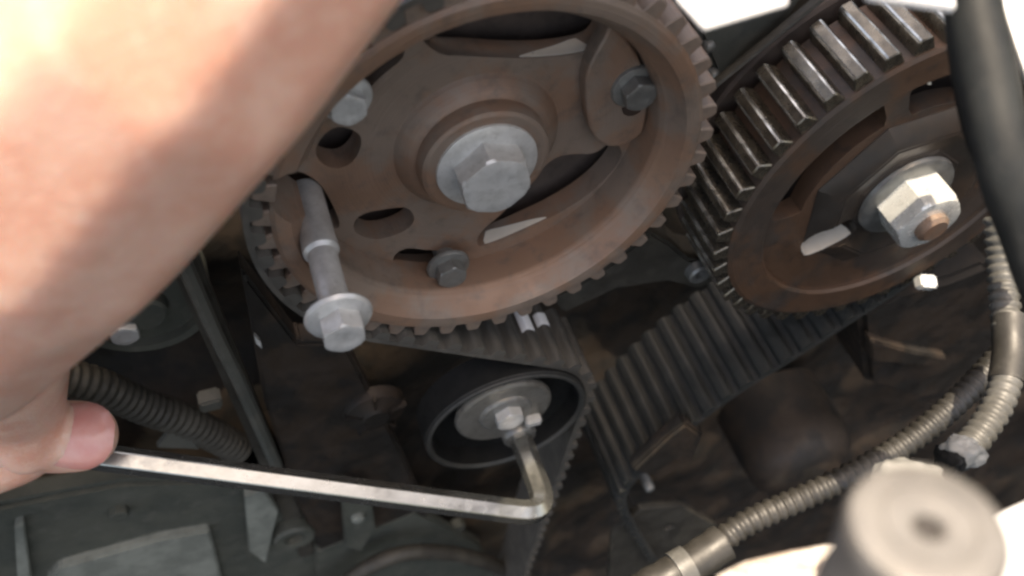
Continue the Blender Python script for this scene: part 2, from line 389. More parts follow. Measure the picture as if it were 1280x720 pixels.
def wall_strip(parent, poly, a, b_, y0, wa, wb, name='sun_patch'):
    """thin pale strip painting a sun patch on a slot's wall from outline point a to b_"""
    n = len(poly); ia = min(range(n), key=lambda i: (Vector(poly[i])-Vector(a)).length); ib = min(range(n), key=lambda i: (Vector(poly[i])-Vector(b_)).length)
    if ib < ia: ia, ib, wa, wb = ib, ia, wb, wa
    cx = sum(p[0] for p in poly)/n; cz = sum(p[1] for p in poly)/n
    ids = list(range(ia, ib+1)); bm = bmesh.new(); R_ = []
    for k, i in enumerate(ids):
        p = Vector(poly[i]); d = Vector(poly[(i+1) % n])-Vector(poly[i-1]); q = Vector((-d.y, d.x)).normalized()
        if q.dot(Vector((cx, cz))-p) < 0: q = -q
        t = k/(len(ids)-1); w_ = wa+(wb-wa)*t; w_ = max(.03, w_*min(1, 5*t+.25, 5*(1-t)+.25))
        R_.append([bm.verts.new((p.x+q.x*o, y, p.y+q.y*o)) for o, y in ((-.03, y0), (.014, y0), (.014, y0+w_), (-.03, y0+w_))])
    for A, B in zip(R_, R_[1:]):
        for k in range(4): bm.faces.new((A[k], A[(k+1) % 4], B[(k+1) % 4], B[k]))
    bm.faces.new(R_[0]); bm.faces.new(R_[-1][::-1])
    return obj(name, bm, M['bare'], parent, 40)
back = lambda h: [(CAM.x+(x-CAM.x)*1.017, CAM.z+(z-CAM.z)*1.017) for x, z in h]
wall_strip(big, back(top_slot), (1.75, 2.25), (3.75, 1.6), 1.97, .10, .70)  # sun patch painted on the wall of the upper slot
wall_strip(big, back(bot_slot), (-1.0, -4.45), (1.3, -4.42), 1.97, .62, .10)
# raised ear that carries the right-hand bolt
ear = smooth_poly([polar(5.04, 36), (4.25, 2.5), (3.78, 1.95), (3.35, 1.3), (3.22, .5), (3.12, -.5), (3.2, -1.2), (3.55, -1.8), (4.0, -2.0), (4.5, -1.9), polar(5.04, -20), polar(5.04, -5), polar(5.04, 10), polar(5.04, 24)], 2)
plate('ear', ear, [slots[1]], 1.40, 2.0, M['rust'], big, .09)
# stepped boss
b = bmesh.new()
lathe(b, [(0, 1.0), (1.72, 1.0), (1.84, 1.06), (1.90, 1.20), (1.92, 1.46), (2.06, 1.52), (2.16, 1.62), (2.40, 1.84), (2.46, 1.95), (2.46, 2.5), (0, 2.5)], (0, 0), 96, closed=False)
obj('boss', b, M['rust'], big, 25)
b = bmesh.new()
lathe(b, [(0, .80), (1.02, .80), (1.30, .86), (1.46, .93), (1.48, 1.04), (0, 1.06)], (0, 0), 72, closed=False)
cb = obj('centre_bolt', b, M['zinc'], big, 30)
cb['label'] = 'big pale grey hexagon bolt in the middle of the sprocket'
hh = hexhead(bmesh.new(), (0, 0), .88, .08, 1.08, math.radians(25), .16)
obj('head', hh, M['zinc'], cb, 25)
for a, rt, tl in ((125, .2, ''), (2.5, .5, ''), (-119.5, .1, '')):
    c = polar(4.62, a)
    b = bmesh.new(); lathe(b, [(0, 1.27), (.5, 1.27), (.66, 1.31), (.70, 1.38), (.70, 1.44), (.45, 1.50), (.33, 1.52), (.33, 2.6), (0, 2.6)], c, 40, closed=False)
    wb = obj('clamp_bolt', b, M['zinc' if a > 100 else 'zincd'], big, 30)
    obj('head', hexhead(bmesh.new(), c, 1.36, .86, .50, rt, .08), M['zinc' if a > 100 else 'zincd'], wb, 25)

b = bmesh.new(); lathe(b, [(0, 3.3), (6.9, 3.3), (7.0, 3.4), (7.0, 3.7), (0, 3.7)], (0, 0), 72, closed=False)  # dark disc added to deepen the shade in the slots
tag(obj('shade_disc', b, M['dark'], smooth=40), 'dark disc added as shade behind the slots of the large sprocket', 'cover')
b = bmesh.new(); lathe(b, [(0, 2.1), (6.6, 2.1), (6.7, 2.2), (6.7, 2.5), (0, 2.5)], (12.44, -7.06), 72, closed=False)  # second added disc, darkening the openings of the pump sprocket
tag(obj('shade_disc', b, M['dark'], smooth=40), 'dark disc added as shade behind the openings of the pump sprocket', 'cover')

# ------------------------------------------------------------------ loose long bolt in the left slot
bc = (-4.92, .78)
lb = thing('long_bolt', 'long loose flanged bolt sticking out of the slot at the left of the large sprocket', 'bolt', (bc[0], -2.6, bc[1]))
b = bmesh.new(); lathe(b, [(0, 2.2), (.42, 2.1), (.47, 2.0), (.47, .0), (.48, -.02), (.48, -.28), (.39, -.38), (.39, -2.0), (.39, -2.4), (0, -2.4)], bc, 40, closed=False)
obj('shank', b, M['zinc'], lb, 30)
b = bmesh.new(); lathe(b, [(0, -2.30), (.62, -2.30), (.82, -2.36), (.86, -2.44), (.80, -2.54), (.55, -2.64), (0, -2.66)], bc, 56, closed=False)
obj('flange', b, M['zinc'], lb, 30)
obj('head', hexhead(bmesh.new(), bc, -2.55, -3.18, .57, math.radians(12), .09), M['zinc'], lb, 25)

# ================================================================== pump sprocket on the right
pc = (12.44, -7.06); Yp = -.85
ps = thing('pump_sprocket', 'dark brown wide toothed sprocket with bright nut on its shaft', 'sprocket', (pc[0], Yp, pc[1]))
b = bmesh.new()
lathe(b, [(6.28, Yp+.08), (6.15, Yp), (5.1, Yp), (5.0, Yp+.1), (5.0, 1.75), (6.28, 1.75)], pc, 140)
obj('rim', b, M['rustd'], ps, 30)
sprocket_teeth(ps, pc, 6.24, 6.78, Yp+.12, 1.75, 44, M['tooth'], .035, .32, .2, M['edge'])
win = [smooth_poly([(pc[0]+x, pc[1]+z) for x, z in arc(4.94, a0, a1, 10)+arc(r2, a1, a0, 8)], 1) for a0, a1, r2 in ((166, 104, 3.75), (94, 22, 3.6))]
lens = smooth_poly([(pc[0]+x, pc[1]+z) for x, z in ((-3.7, -1.3), (-3.1, -.15), (-2.1, .15), (-1.6, -.7), (-1.75, -1.2), (-2.7, -1.38))], 2)
b = bmesh.new(); lathe(b, [(0, Yp+.25), (5.04, Yp+.25), (5.04, Yp+.95), (0, Yp+.95)], pc, 120, closed=False)
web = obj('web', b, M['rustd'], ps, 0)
boolean(web, [poly_prism(bmesh.new(), h, Yp-.2, Yp+1.4) for h in win+[lens]]); soften(web, .05)
b = bmesh.new()
lathe(b, [(0, Yp-.05), (1.75, Yp-.05), (1.85, Yp), (2.75, Yp-.22), (3.0, Yp-.12), (3.62, Yp+.25), (3.66, Yp+.5), (0, Yp+.5)], pc, 8, closed=False, a0=.25, a1=.25+2*math.pi)
boss = obj('boss', b, M['bossd'], ps, 20, bevel=.07)
boolean(boss, [poly_prism(bmesh.new(), lens, Yp-.6, Yp+1.4)]); shade(boss.data, 20)
wall_strip(ps, lens, (pc[0]-3.5, pc[1]-1.3), (pc[0]-1.8, pc[1]-1.15), Yp+.02, .92, .92)  # painted sun patch along the lower wall of the lens slot
b = bmesh.new(); lathe(b, [(0, -1.12), (1.50, -1.12), (1.64, -1.06), (1.68, -.92), (0, -.88)], pc, 56, closed=False)
obj('washer', b, M['zincd'], ps, 30)
b = hexhead(bmesh.new(), pc, -1.10, -2.32, 1.20, math.radians(45), .18)
nutb = obj('nut', b, M['nut'], ps, 25)
b = bmesh.new(); lathe(b, [(0, -2.62), (.42, -2.62), (.55, -2.5), (.55, -1.2), (0, -1.2)], pc, 32, closed=False)
obj('stud', b, M['rust'], ps, 30)

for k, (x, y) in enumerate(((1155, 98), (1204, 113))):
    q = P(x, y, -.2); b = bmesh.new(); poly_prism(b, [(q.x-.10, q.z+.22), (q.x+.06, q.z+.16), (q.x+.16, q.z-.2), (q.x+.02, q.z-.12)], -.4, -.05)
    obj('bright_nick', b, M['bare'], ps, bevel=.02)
# ================================================================== belts
def belt(name, label, path, y0, y1, thick, pitch, toothh, mband, mtooth, side=1, start=.3, wf=1.0):
    """path: list of (X, Z); a flat band on the path, teeth as parts on one side"""
    t = thing(name, label, 'belt', (path[0].x, (y0+y1)/2, path[0].y))
    pts = resample([Vector((p.x, 0, p.y)) for p in path], .22)
    n = len(pts); bm = bmesh.new(); R = []
    nr = []
    for i in range(n):
        d = (pts[min(i+1, n-1)]-pts[max(0, i-1)]).normalized(); nr.append(Vector((-d.z, 0, d.x))*side)
    for p, q in zip(pts, nr):
        R.append([bm.verts.new((p+q*o)+Vector((0, y, 0))) for o, y in ((0, y0), (0, y1), (-thick, y1), (-thick, y0))])
    for A, B in zip(R, R[1:]):
        for k in range(4): bm.faces.new((A[k], A[(k+1) % 4], B[(k+1) % 4], B[k]))
    bm.faces.new(R[0]); bm.faces.new(R[-1][::-1])
    obj('band', bm, mband, t, 40)
    tb = bmesh.new(); h = toothh
    poly_prism(tb, [(x*wf, z) for x, z in ((-.32, -.04), (-.28, .02), (-.235, h*.35), (-.215, h*.72), (-.16, h*.94), (-.08, h), (.08, h), (.16, h*.94), (.215, h*.72), (.235, h*.35), (.28, .02), (.32, -.04))], y0+.01, y1-.01)
    bmesh.ops.recalc_face_normals(tb, faces=tb.faces)
    me = bpy.data.meshes.new('tooth'); tb.to_mesh(me); tb.free(); me.materials.append(mtooth); shade(me, 40)
    L = start; acc = 0
    for i in range(n-1):
        seg = (pts[i+1]-pts[i]).length
        while acc+seg >= L:
            p = pts[i].lerp(pts[i+1], (L-acc)/seg); q = nr[i]
            o = bpy.data.objects.new('tooth', me); C.objects.link(o); o.parent = t
            o.location = p-t.location
            o.rotation_euler = (0, -(math.atan2(q.z, q.x)-math.pi/2), 0)
            L += pitch
        acc += seg
    return t
V2 = lambda x, z: Vector((x, z))
tp = (-2.87, -12.27); RT = 3.42
path = [V2(*polar(6.56, a)) for a in range(85, 221, 3)]
path += [V2(tp[0]+RT*math.cos(math.radians(a)), tp[1]+RT*math.sin(math.radians(a))) for a in range(40, -24, -4)]
path += [V2(-8.5, -36)]
tbelt = belt('timing_belt', 'dusty toothed belt running from the large sprocket around the smooth tensioner pulley', path, -.10, 2.6, .16, .9368, .34, M['beltb'], M['beltb'], 1, .432)
PM = [(-.235, .10), (-.215, .245), (-.16, .32), (-.08, .34), (.08, .34), (.16, .32), (.215, .245), (.235, .10), (.262, .10), (.24, .26), (.17, .342), (.08, .364), (-.08, .364), (-.17, .342), (-.24, .26), (-.262, .10)]
mk = CAM+ray(668, 400)*((-6.26-CAM.dot(Vector((.765, 0, .644))))/ray(668, 400).dot(Vector((.765, 0, .644))))
tth = min((o for o in tbelt.children if o.name.startswith('tooth')), key=lambda o: (Vector((o.location.x+tbelt.location.x, 0, o.location.z+tbelt.location.z))-Vector((mk.x, 0, mk.z))).length)
b = bmesh.new(); poly_prism(b, PM, mk.y-.45, mk.y+.55)  # white cap over one belt tooth
pm = obj('white_mark', b, M['white']); pm.parent = tbelt; pm.location = tth.location; pm.rotation_euler = tth.rotation_euler
t2 = sorted((o for o in tbelt.children if o.name.startswith('tooth')), key=lambda o: (o.location-tth.location).length)[1:3]
t2 = max(t2, key=lambda o: o.location.x)
b = bmesh.new(); poly_prism(b, PM, mk.y-.05, mk.y+.5)
pm = obj('white_mark', b, M['white']); pm.parent = tbelt; pm.location = t2.location; pm.rotation_euler = t2.rotation_euler
path2 = [V2(p.x, p.y) for p in spline([(22, -9.0, 0), (14.5, -13.9, 0), (10.4, -15.9, 0), (8.4, -16.8, 0), (6.3, -17.7, 0), (4.1, -19.2, 0), (1.6, -21.6, 0), (.4, -23.6, 0), (.2, -27, 0), (.8, -36, 0)], 8)]
belt('drive_belt', 'dark dusty toothed belt sloping away below the pump sprocket', path2, -.5, 4.6, .18, 1.0, .30, M['rubber'], M['beltd'], -1, .3, 1.3)


# ------------------------------------------------------------------ tensioner
tt = thing('tensioner_pulley', 'smooth black tensioner pulley with pale eccentric plate and square bolt', 'pulley', (tp[0], -.2, tp[1]))
b = bmesh.new(); lathe(b, [(3.22, -.30), (3.08, -.33), (2.95, -.25), (2.9, .5), (2.4, .55), (2.0, .5), (1.6, .5), (1.6, 1.0), (3.22, 1.0)], tp, 96)
obj('roller', b, M['black'], tt, 30)
b = bmesh.new(); lathe(b, [(3.235, -.22), (3.16, -.36), (3.06, -.37), (2.96, -.26)], tp, 96); obj('lip', b, M['rubber'], tt, 30)
ec = (tp[0]+.12, tp[1]+1.05)
ecp = [(ec[0]+1.72*math.cos(a), ec[1]+1.72*math.sin(a)) for a in [math.radians(k) for k in range(0, 360, 9)]]
hx = P(648, 541, -.35); hexc = (hx.x, hx.z)
pl_holes = [[(hexc[0]+.42*math.cos(a), hexc[1]+.42*math.sin(a)) for a in [math.radians(k) for k in range(0, 360, 60)]]]
b = bmesh.new(); lathe(b, [(0, -.42), (1.75, -.42), (1.85, -.36), (1.88, -.2), (1.5, .6), (0, .6)], ec, 64, closed=False)
ep = obj('eccentric_plate', b, M['greasy'], tt, 30)
b = bmesh.new(); lathe(b, [(0, -.55), (.95, -.55), (1.02, -.5), (1.05, -.4), (0, -.4)], (ec[0]+.05, ec[1]+.05), 48, closed=False); obj('washer', b, M['zincd'], tt, 30)
obj('bolt', hexhead(bmesh.new(), (ec[0]+.1, ec[1]+.1), -.5, -.92, .56, .3, .08), M['zinc'], tt, 25)
b = bmesh.new(); lug = P(666, 525, -.6); box(b, lug, (.62, .4, .35), Euler((0, .3, 0))); obj('lug', b, M['zinc'], tt, bevel=.06)
b = bmesh.new(); lathe(b, [(.36, -.62), (.62, -.62), (.68, -.5), (.68, -.2), (.36, -.2)], hexc, 40); obj('socket', b, M['zincd'], tt, 30)

# ================================================================== hex key
kk = thing('hex_key', 'long bright hexagonal key, its short end in the tensioner pulley', 'hex key', (hexc[0], -4, hexc[1]))
kend = Vector((hexc[0], -.1, hexc[1]))
kb = Vector((hexc[0], -3.95, hexc[1]))
far = D(60, 563, 29.0)
dl = (far-kb).normalized(); ds = (kend-kb).normalized()
rb = 1.25; pts = [kend, kb+ds*2.5, kb+ds*rb]
for i in range(1, 9):
    t = i/9; pts.append((kb+ds*rb)*(1-t)**2+kb*2*t*(1-t)+(kb+dl*rb)*t*t)
pts += [kb+dl*rb, kb+dl*4, kb+dl*9, far]
b = sweep(bmesh.new(), pts, .46, 6, up=ds.cross(dl), rot=math.radians(0))
obj('shaft', b, M['chrome'], kk, 28, bevel=.03, seg=1)

# ================================================================== hand
hand = thing('hand', 'bare forearm and hand reaching in, thumb pressing on the long hexagonal key', 'hand', D(40, 500, 27))
tipc = D(108, 545, 28.0)
chains = [
    # forearm to wrist to back of the hand
    [(D(500, -620, 12.0), 2.7), (D(350, -210, 12.4), 2.75), (D(185, 15, 13.4), 2.95), (D(30, 215, 16), 3.3), (D(-95, 370, 20), 3.4)],
    [(D(250, 20, 13.6), 2.35), (D(120, 190, 15.6), 2.45), (D(-10, 360, 19.5), 2.45), (D(-60, 440, 23), 2.05)],
    [(D(-60, 260, 22), 2.3), (D(10, 345, 24.8), 2.0), (D(40, 390, 26), 1.6)],  # extra flesh deeper in, added to shade the thumb
    [(D(60, 290, 23), 1.9), (D(45, 380, 25.6), 1.6)],  # more of the added flesh above the thumb, for its shade
    [(D(-60, 380, 21), 2.25), (D(-5, 445, 23.5), 1.85), (D(22, 505, 26.4), 1.35), (D(34, 555, 27.2), 1.0)],
    # thumb
    [(D(-150, 420, 27), 2.2), (D(-60, 490, 28.3), 1.75), (D(10, 535, 28.4), 1.30), (D(70, 546, 28.2), 1.20), (D(102, 545, 28.0), 1.16)],
    # index finger curled under the key
    [(D(-170, 470, 27.5), 1.8), (D(-110, 560, 29), 1.4), (D(-40, 590, 30.5), 1.15), (D(25, 572, 31), 1.0), (D(48, 560, 31), .9)],
    [(D(-220, 500, 27.5), 1.8), (D(-210, 650, 29), 1.4), (D(-120, 690, 31), 1.15), (D(-60, 640, 31.2), 1.0)],
    [(D(-280, 500, 27.5), 1.7), (D(-300, 660, 29), 1.3), (D(-220, 700, 31), 1.1), (D(-150, 650, 31.2), .95)],
    [(D(-330, 480, 27.5), 1.5), (D(-370, 640, 29), 1.15), (D(-300, 680, 31), 1.0), (D(-240, 640, 31.2), .85)],
]
blob_mesh('skin', chains, .15, 22, M['skin'], hand)
# thumb nail: a curved shell lying on the thumb, facing the lens
tn = (CAM-tipc).normalized(); td = (D(150, 548, 28)-D(60, 545, 28)).normalized(); tw = tn.cross(td).normalized()
b = bmesh.new(); G = []
for i in range(9):
    row = []
    for j in range(9):
        u = -1+2*i/8; v = -1+2*j/8
        hw = 1.02*(math.sqrt(1-.86*u*u) if u > 0 else 1-.10*u*u)
        x = u*.86; y = v*hw
        row.append(tipc+td*(x-.02)+tw*y+tn*(1.20-.50*y*y-.42*max(0, x)**2))
    G.append([b.verts.new(p) for p in row])
for i in range(8):
    for j in range(8): b.faces.new((G[i][j], G[i+1][j], G[i+1][j+1], G[i][j+1]))
ext = bmesh.ops.extrude_face_region(b, geom=list(b.faces))
bmesh.ops.translate(b, vec=-tn*.12, verts=[v for v in ext['geom'] if isinstance(v, bmesh.types.BMVert)])
obj('thumb_nail', b, M['nail'], hand, 60)

# ================================================================== hoses and conduits on the right
def conduit(name, label, pts, r, material, group=None, ridge=.12, pitch=.26, sides=18, caplen=0):
    t = thing(name, label, 'conduit', pts[0], group)
    q = resample(spline(pts, 10), pitch/4)
    prof = (0.0, .9, 1.0, .25)
    b = sweep(bmesh.new(), q, lambda i, n: r*(1-ridge)+r*ridge*prof[i % 4], sides)
    obj('tube', b, material, t, 60)
    return t
rear = [D(1290, 400, 29.6), D(1240, 456, 29.2), D(1190, 508, 28.6), D(1130, 556, 28.2), D(1060, 596, 27.8), D(990, 628, 27.6), D(930, 656, 27.2), D(885, 690, 27)]
conduit('corrugated_conduit', 'dim brown corrugated conduit curving across the lower right behind the round metal stud', rear, .42, M['conduitd'], pitch=.31, ridge=.2)
r2 = conduit('corrugated_conduit', 'pale corrugated conduit at the right edge curving down to the white taped joint', [D(1248, 270, 27), D(1252, 330, 27), D(1258, 400, 26.4), D(1262, 450, 26), D(1250, 500, 25.4), D(1222, 545, 25), D(1195, 572, 24.6)], .44, M['conduit'], pitch=.30, ridge=.18)
b = sweep(bmesh.new(), spline([D(1262, 395, 26.4), D(1263, 440, 26.1), D(1258, 478, 25.7)], 6), .50, 20); obj('sleeve', b, M['conduitd'], r2, 50)
t3 = thing('corrugated_tube', 'short pale tube end at the right edge beside the pump sprocket', 'tube', D(1270, 270, 25))
b = sweep(bmesh.new(), resample(spline([D(1256, 283, 25), D(1268, 288, 24.8), D(1290, 330, 24.6)], 8), .07), lambda i, n: .36+.05*(i % 4 > 1), 16); obj('tube', b, M['conduit'], t3, 50)
# smooth end of the rear conduit
t4 = thing('cable_sleeve', 'smooth dusty cable sleeve wrapped in tape at the bottom centre right', 'sleeve', D(860, 700, 27))
b = sweep(bmesh.new(), resample(spline([D(905, 678, 27.1), D(860, 708, 26.9), D(800, 742, 26.6)], 8), .2), lambda i, n: .58+.02*math.sin(i*2.1), 20); obj('sleeve', b, M['conduitd'], t4, 50)
b = sweep(bmesh.new(), resample(spline([D(862, 706, 26.9), D(845, 716, 26.8)], 4), .1), .63, 20); obj('tape', b, M['conduit'], t4, 40)
# taped joint
tj = thing('taped_joint', 'crumpled pale tape joint between the conduit and the round metal stud', 'tape', D(1195, 572, 24))
def lump(bm, c, size, seed, amp=.18):
    r = bmesh.ops.create_icosphere(bm, subdivisions=4, radius=1)
    rnd = Vector((seed*3.1, seed*1.7, seed*.9))
    for v in r['verts']:
        k = 1+amp*mno.noise(v.co*1.6+rnd)+amp*.4*mno.noise(v.co*4+rnd)
        v.co = Vector(c)+RIGHT*(v.co.x*size[0]*k)+DOWN*(v.co.y*size[1]*k)+FWD*(v.co.z*size[2]*k)
b = bmesh.new(); lump(b, D(1204, 564, 24.0), (.50, .42, .42), 2.2, .35); obj('tape', b, M['tape'], tj, 60)
b = bmesh.new(); lump(b, D(1186, 578, 24.0), (.32, .42, .62), 5.2, .3); obj('band', b, M['black'], tj, 60)
b = bmesh.new(); lump(b, D(1132, 600, 22.0), (.95, .55, .7), 7.7, .3); tag(obj('tape_lump', b, M['tape'], None, 60), 'rounded pale lump of tape just behind the round metal stud', 'tape')

# thick black hose at top right
hs = thing('radiator_hose', 'thick black rubber hose down the top right corner', 'hose', D(1230, 60, 22))
q = resample(spline([D(1196, -520, 17.5), D(1205, -160, 17.5), D(1212, -20, 17.5), D(1232, 90, 17.5), D(1256, 200, 17.5), D(1300, 330, 18), D(1350, 430, 18.5), D(1420, 560, 19), D(1480, 760, 20), D(1500, 1000, 22)], 8), .25)
b = sweep(bmesh.new(), q, lambda i, n: .545+.015*math.sin(i*.7), 28); obj('tube', b, M['hose'], hs, 60)
b = sweep(bmesh.new(), spline([D(1196, -190, 18.6), D(1204, -60, 18.6), D(1212, 60, 18.6), D(1228, 150, 18.7), D(1250, 215, 18.8), D(1280, 285, 18.8), D(1350, 400, 19.2), D(1420, 600, 20)], 8), .42, 20); obj('wire_loom', b, M['black'], hs, 60)

# ================================================================== foreground stud, white body panels
fc = D(1162, 655, 9.2); rv = (fc-CAM).normalized(); ks = .8
idir = (RIGHT*-.42+DOWN*.9); idir = (idir-rv*idir.dot(rv)).normalized()
ad = (idir*.62+rv*.78).normalized()
st = thing('metal_stud', 'blurred pale round metal stud with a small hole, close to the lens at bottom right', 'stud', fc+ad*4)
b = bmesh.new(); axis_cyl(b, fc, ad, [(r_*ks, h_*ks) for r_, h_ in ((0, .55), (.17, .55), (.19, .08), (.25, .02), (.55, .0), (.57, .025), (.60, .025), (.62, .0), (.84, .0), (.96, .04), (1.01, .13), (1.03, .28), (1.03, 1.6), (1.08, 1.8), (1.08, 6), (0, 6))], 64)
obj('body', b, M['stud'], st, 30)
b = bmesh.new(); axis_cyl(b, fc+ad*.10, ad, [(0, 0), (.17*ks, 0), (.17*ks, .3), (0, .3)], 24); obj('hole', b, M['studh'], st, 30)

def sheet(bm, pts, thick, back):
    """thick panel from a ring of points; back = direction of its thickness"""
    a = [bm.verts.new(p) for p in pts]; c = [bm.verts.new(p+back*thick) for p in pts]; n = len(pts)
    bm.faces.new(a); bm.faces.new(c[::-1])
    for i in range(n): bm.faces.new((a[i], c[i], c[(i+1) % n], a[(i+1) % n]))
    return bm
b = bmesh.new(); sheet(b, [D(x, y, 17+(y-640)*-.012) for x, y in ((1040, 692), (1120, 668), (1200, 655), (1246, 650), (1300, 626), (1420, 600), (1420, 860), (1040, 860))], .3, FWD)
tag(obj('body_panel', b, M['white'], bevel=.05), 'sunlit white body panel in the bottom right corner behind the stud', 'panel')
b = bmesh.new(); sheet(b, [D(x, y, 18+(y-640)*-.012) for x, y in ((895, 726), (935, 706), (985, 694), (1040, 684), (1080, 684), (1080, 860), (880, 860))], .3, FWD)
tag(obj('panel_edge', b, M['dirtw'], bevel=.06), 'brown stained white panel edge at the bottom, left of the round stud', 'panel')
# pale things at the top
b = bmesh.new(); tg = [P(x, y, Y) for x, y, Y in ((847, 0, -4.8), (880, 35, -5.8), (986, 4, -5.5))]
sheet(b, [Vector((tg[0].x-.6, -2.5, 13.1)), *tg, Vector((tg[2].x-.2, -2.5, 13.1))], .1, Vector((0, .4, -1)))
tag(obj('white_tag', b, M['white'], bevel=.02), 'corner of a bright white tag between the two sprockets at the top', 'tag')
b = bmesh.new(); tg = [P(x, y, Y) for x, y, Y in ((1085, -6, -6.0), (1196, 10, -6.0))]
sheet(b, [Vector((tg[0].x-.3, -2.5, 13.1)), *tg, Vector((tg[1].x, -2.5, 13.1))], .2, Vector((0, .4, -1)))
tag(obj('white_strip', b, M['white'], bevel=.03), 'bright white strip at the top edge beside the black hose', 'panel')
b = bmesh.new(); sheet(b, [P(x, y, Y) for x, y, Y in ((1205, -190, -2.4), (1253, 0, -4), (1272, 60, -5.2), (1290, 110, -6), (1420, 110, -6), (1420, -190, -2.4))], .2, Vector((0, .3, -1)))
tag(obj('wing_panel', b, M['white'], bevel=.04), 'pale white wing panel in the top right corner behind the hose', 'panel')

# ================================================================== things between and behind
# bar above the pump sprocket
b = sweep(bmesh.new(), [P(890, 107, 2.0), P(905, 95, 2.0), P(1017, 4, 2.0), P(1040, -15, 2.0)], .17, 8, flat=.6)
tag(obj('cover_edge', b, M['castg'], smooth=40), 'narrow grey cover edge running along the far side of the pump sprocket teeth', 'bracket')
hcs = thing('head_casting', 'grey brown casting with two rivets between the two sprockets at the top', 'casting', P(915, 60, 3))
pts = [P(x, y, 2.9) for x, y in ((820, -30), (860, 10), (905, 120), (985, 30), (1010, -10), (960, -40))]
b = poly_prism(bmesh.new(), [(p.x, p.z) for p in pts], 2.9, 4.2); obj('body', b, M['castp'], hcs, bevel=.15)
for x, y in ((887, 60), (893, 96)):
    q = P(x, y, 2.8); b = bmesh.new(); lathe(b, [(0, 2.7), (.12, 2.72), (.2, 2.8), (.22, 3.0), (0, 3.0)], (q.x, q.z), 20, closed=False); obj('rivet', b, M['zincd'], hcs, 40)
# bracket and bolt under the large sprocket
br = thing('cast_bracket', 'greenish cast bracket with a small socket bolt below the large sprocket', 'bracket', P(875, 343, 1.5))
pts = [P(x, y, 1.9) for x, y in ((690, 372), (745, 345), (815, 292), (838, 305), (862, 325), (888, 330), (893, 352), (872, 362), (835, 352), (770, 362), (705, 392))]
b = poly_prism(bmesh.new(), [(p.x, p.z) for p in pts], 1.9, 3.4); obj('arm', b, M['castg'], br, bevel=.1)
bp = P(875, 343, 1.6); b = bmesh.new(); lathe(b, [(0, 1.75), (.17, 1.75), (.2, 1.55), (.40, 1.5), (.47, 1.58), (.50, 1.9), (0, 1.9)], (bp.x, bp.z), 32, closed=False); obj('bolt', b, M['zincd'], br, 30)
# left pulley behind the hand
lp = P(178, 385, 5.0); lc = (lp.x, lp.z)
lt = thing('guide_pulley', 'dim round pulley half hidden under the hand at left', 'pulley', (lc[0], 5, lc[1]))
b = bmesh.new(); lathe(b, [(0, 4.6), (.7, 4.6), (.8, 4.7), (.85, 5.1), (1.9, 5.2), (2.0, 4.9), (2.25, 4.85), (2.3, 5.0), (2.3, 6.6), (0, 6.6)], lc, 64, closed=False); obj('disc', b, M['lowc'], lt, 30)
bo = P(156, 419, 4.4); b = hexhead(bmesh.new(), (bo.x, bo.z), 5.2, 4.3, .5, .2, .1); obj('bolt', b, M['zinc'], lt, 25)
# long slanted rail on the left
rl = thing('slanted_rail', 'long dusty slanted rail left of the large sprocket', 'bracket', P(290, 460, 2))
q = [P(x, y, 3.6) for x, y in ((205, 250), (240, 345), (285, 450), (340, 580), (385, 690))]
b = sweep(bmesh.new(), resample(spline(q, 6), .4), .62, 4, flat=.55, up=Vector((0, 1, 0)), rot=math.pi/4); obj('rail', b, M['castg'], rl, bevel=.08)
q = [P(x, y, 3.0) for x, y in ((205, 270), (235, 340), (268, 415), (300, 480), (345, 580))]
b = sweep(bmesh.new(), spline(q, 5), .26, 8); obj('lip', b, M['castp'], rl, 40)
b = bmesh.new(); box(b, P(262, 500, 3.2), (.8, .6, .8), Euler((.2, .4, .1))); obj('lug', b, M['castp'], rl, bevel=.08)
# dark inner guard between rail and pulley
pts = [P(x, y, 3.2) for x, y in ((300, 330), (372, 424), (430, 424), (500, 560), (560, 700), (430, 760), (370, 620), (330, 500))]
b = poly_prism(bmesh.new(), [(p.x, p.z) for p in pts], 3.0, 4.0); tag(obj('belt_guard', b, M['block'], bevel=.12), 'dark flat guard plate behind the tensioner pulley, left of it', 'guard')
# faint conduit on the left
cq = [P(x, y, 4.6) for x, y in ((70, 470), (120, 482), (180, 508), (240, 530), (300, 562))]
conduit('corrugated_conduit', 'dim corrugated conduit running right behind the thumb at lower left', cq, .70, M['castg'], pitch=.34)
b = bmesh.new(); sheet(b, [P(x, y, 4.0) for x, y in ((196, 560), (213, 540), (240, 548), (250, 562))], .3, Vector((0, 1, 0))); tag(obj('clip', b, M['castp'], bevel=.04), 'small pale clip just above the key near the thumb', 'clip')
b = bmesh.new(); sheet(b, [P(x, y, 1.6) for x, y in ((318, 420), (326, 428), (328, 437), (320, 430))], .2, Vector((0, 1, 0))); tag(obj('metal_chip', b, M['zinc'], bevel=.02), 'tiny bright metal chip left of the long loose bolt', 'chip')
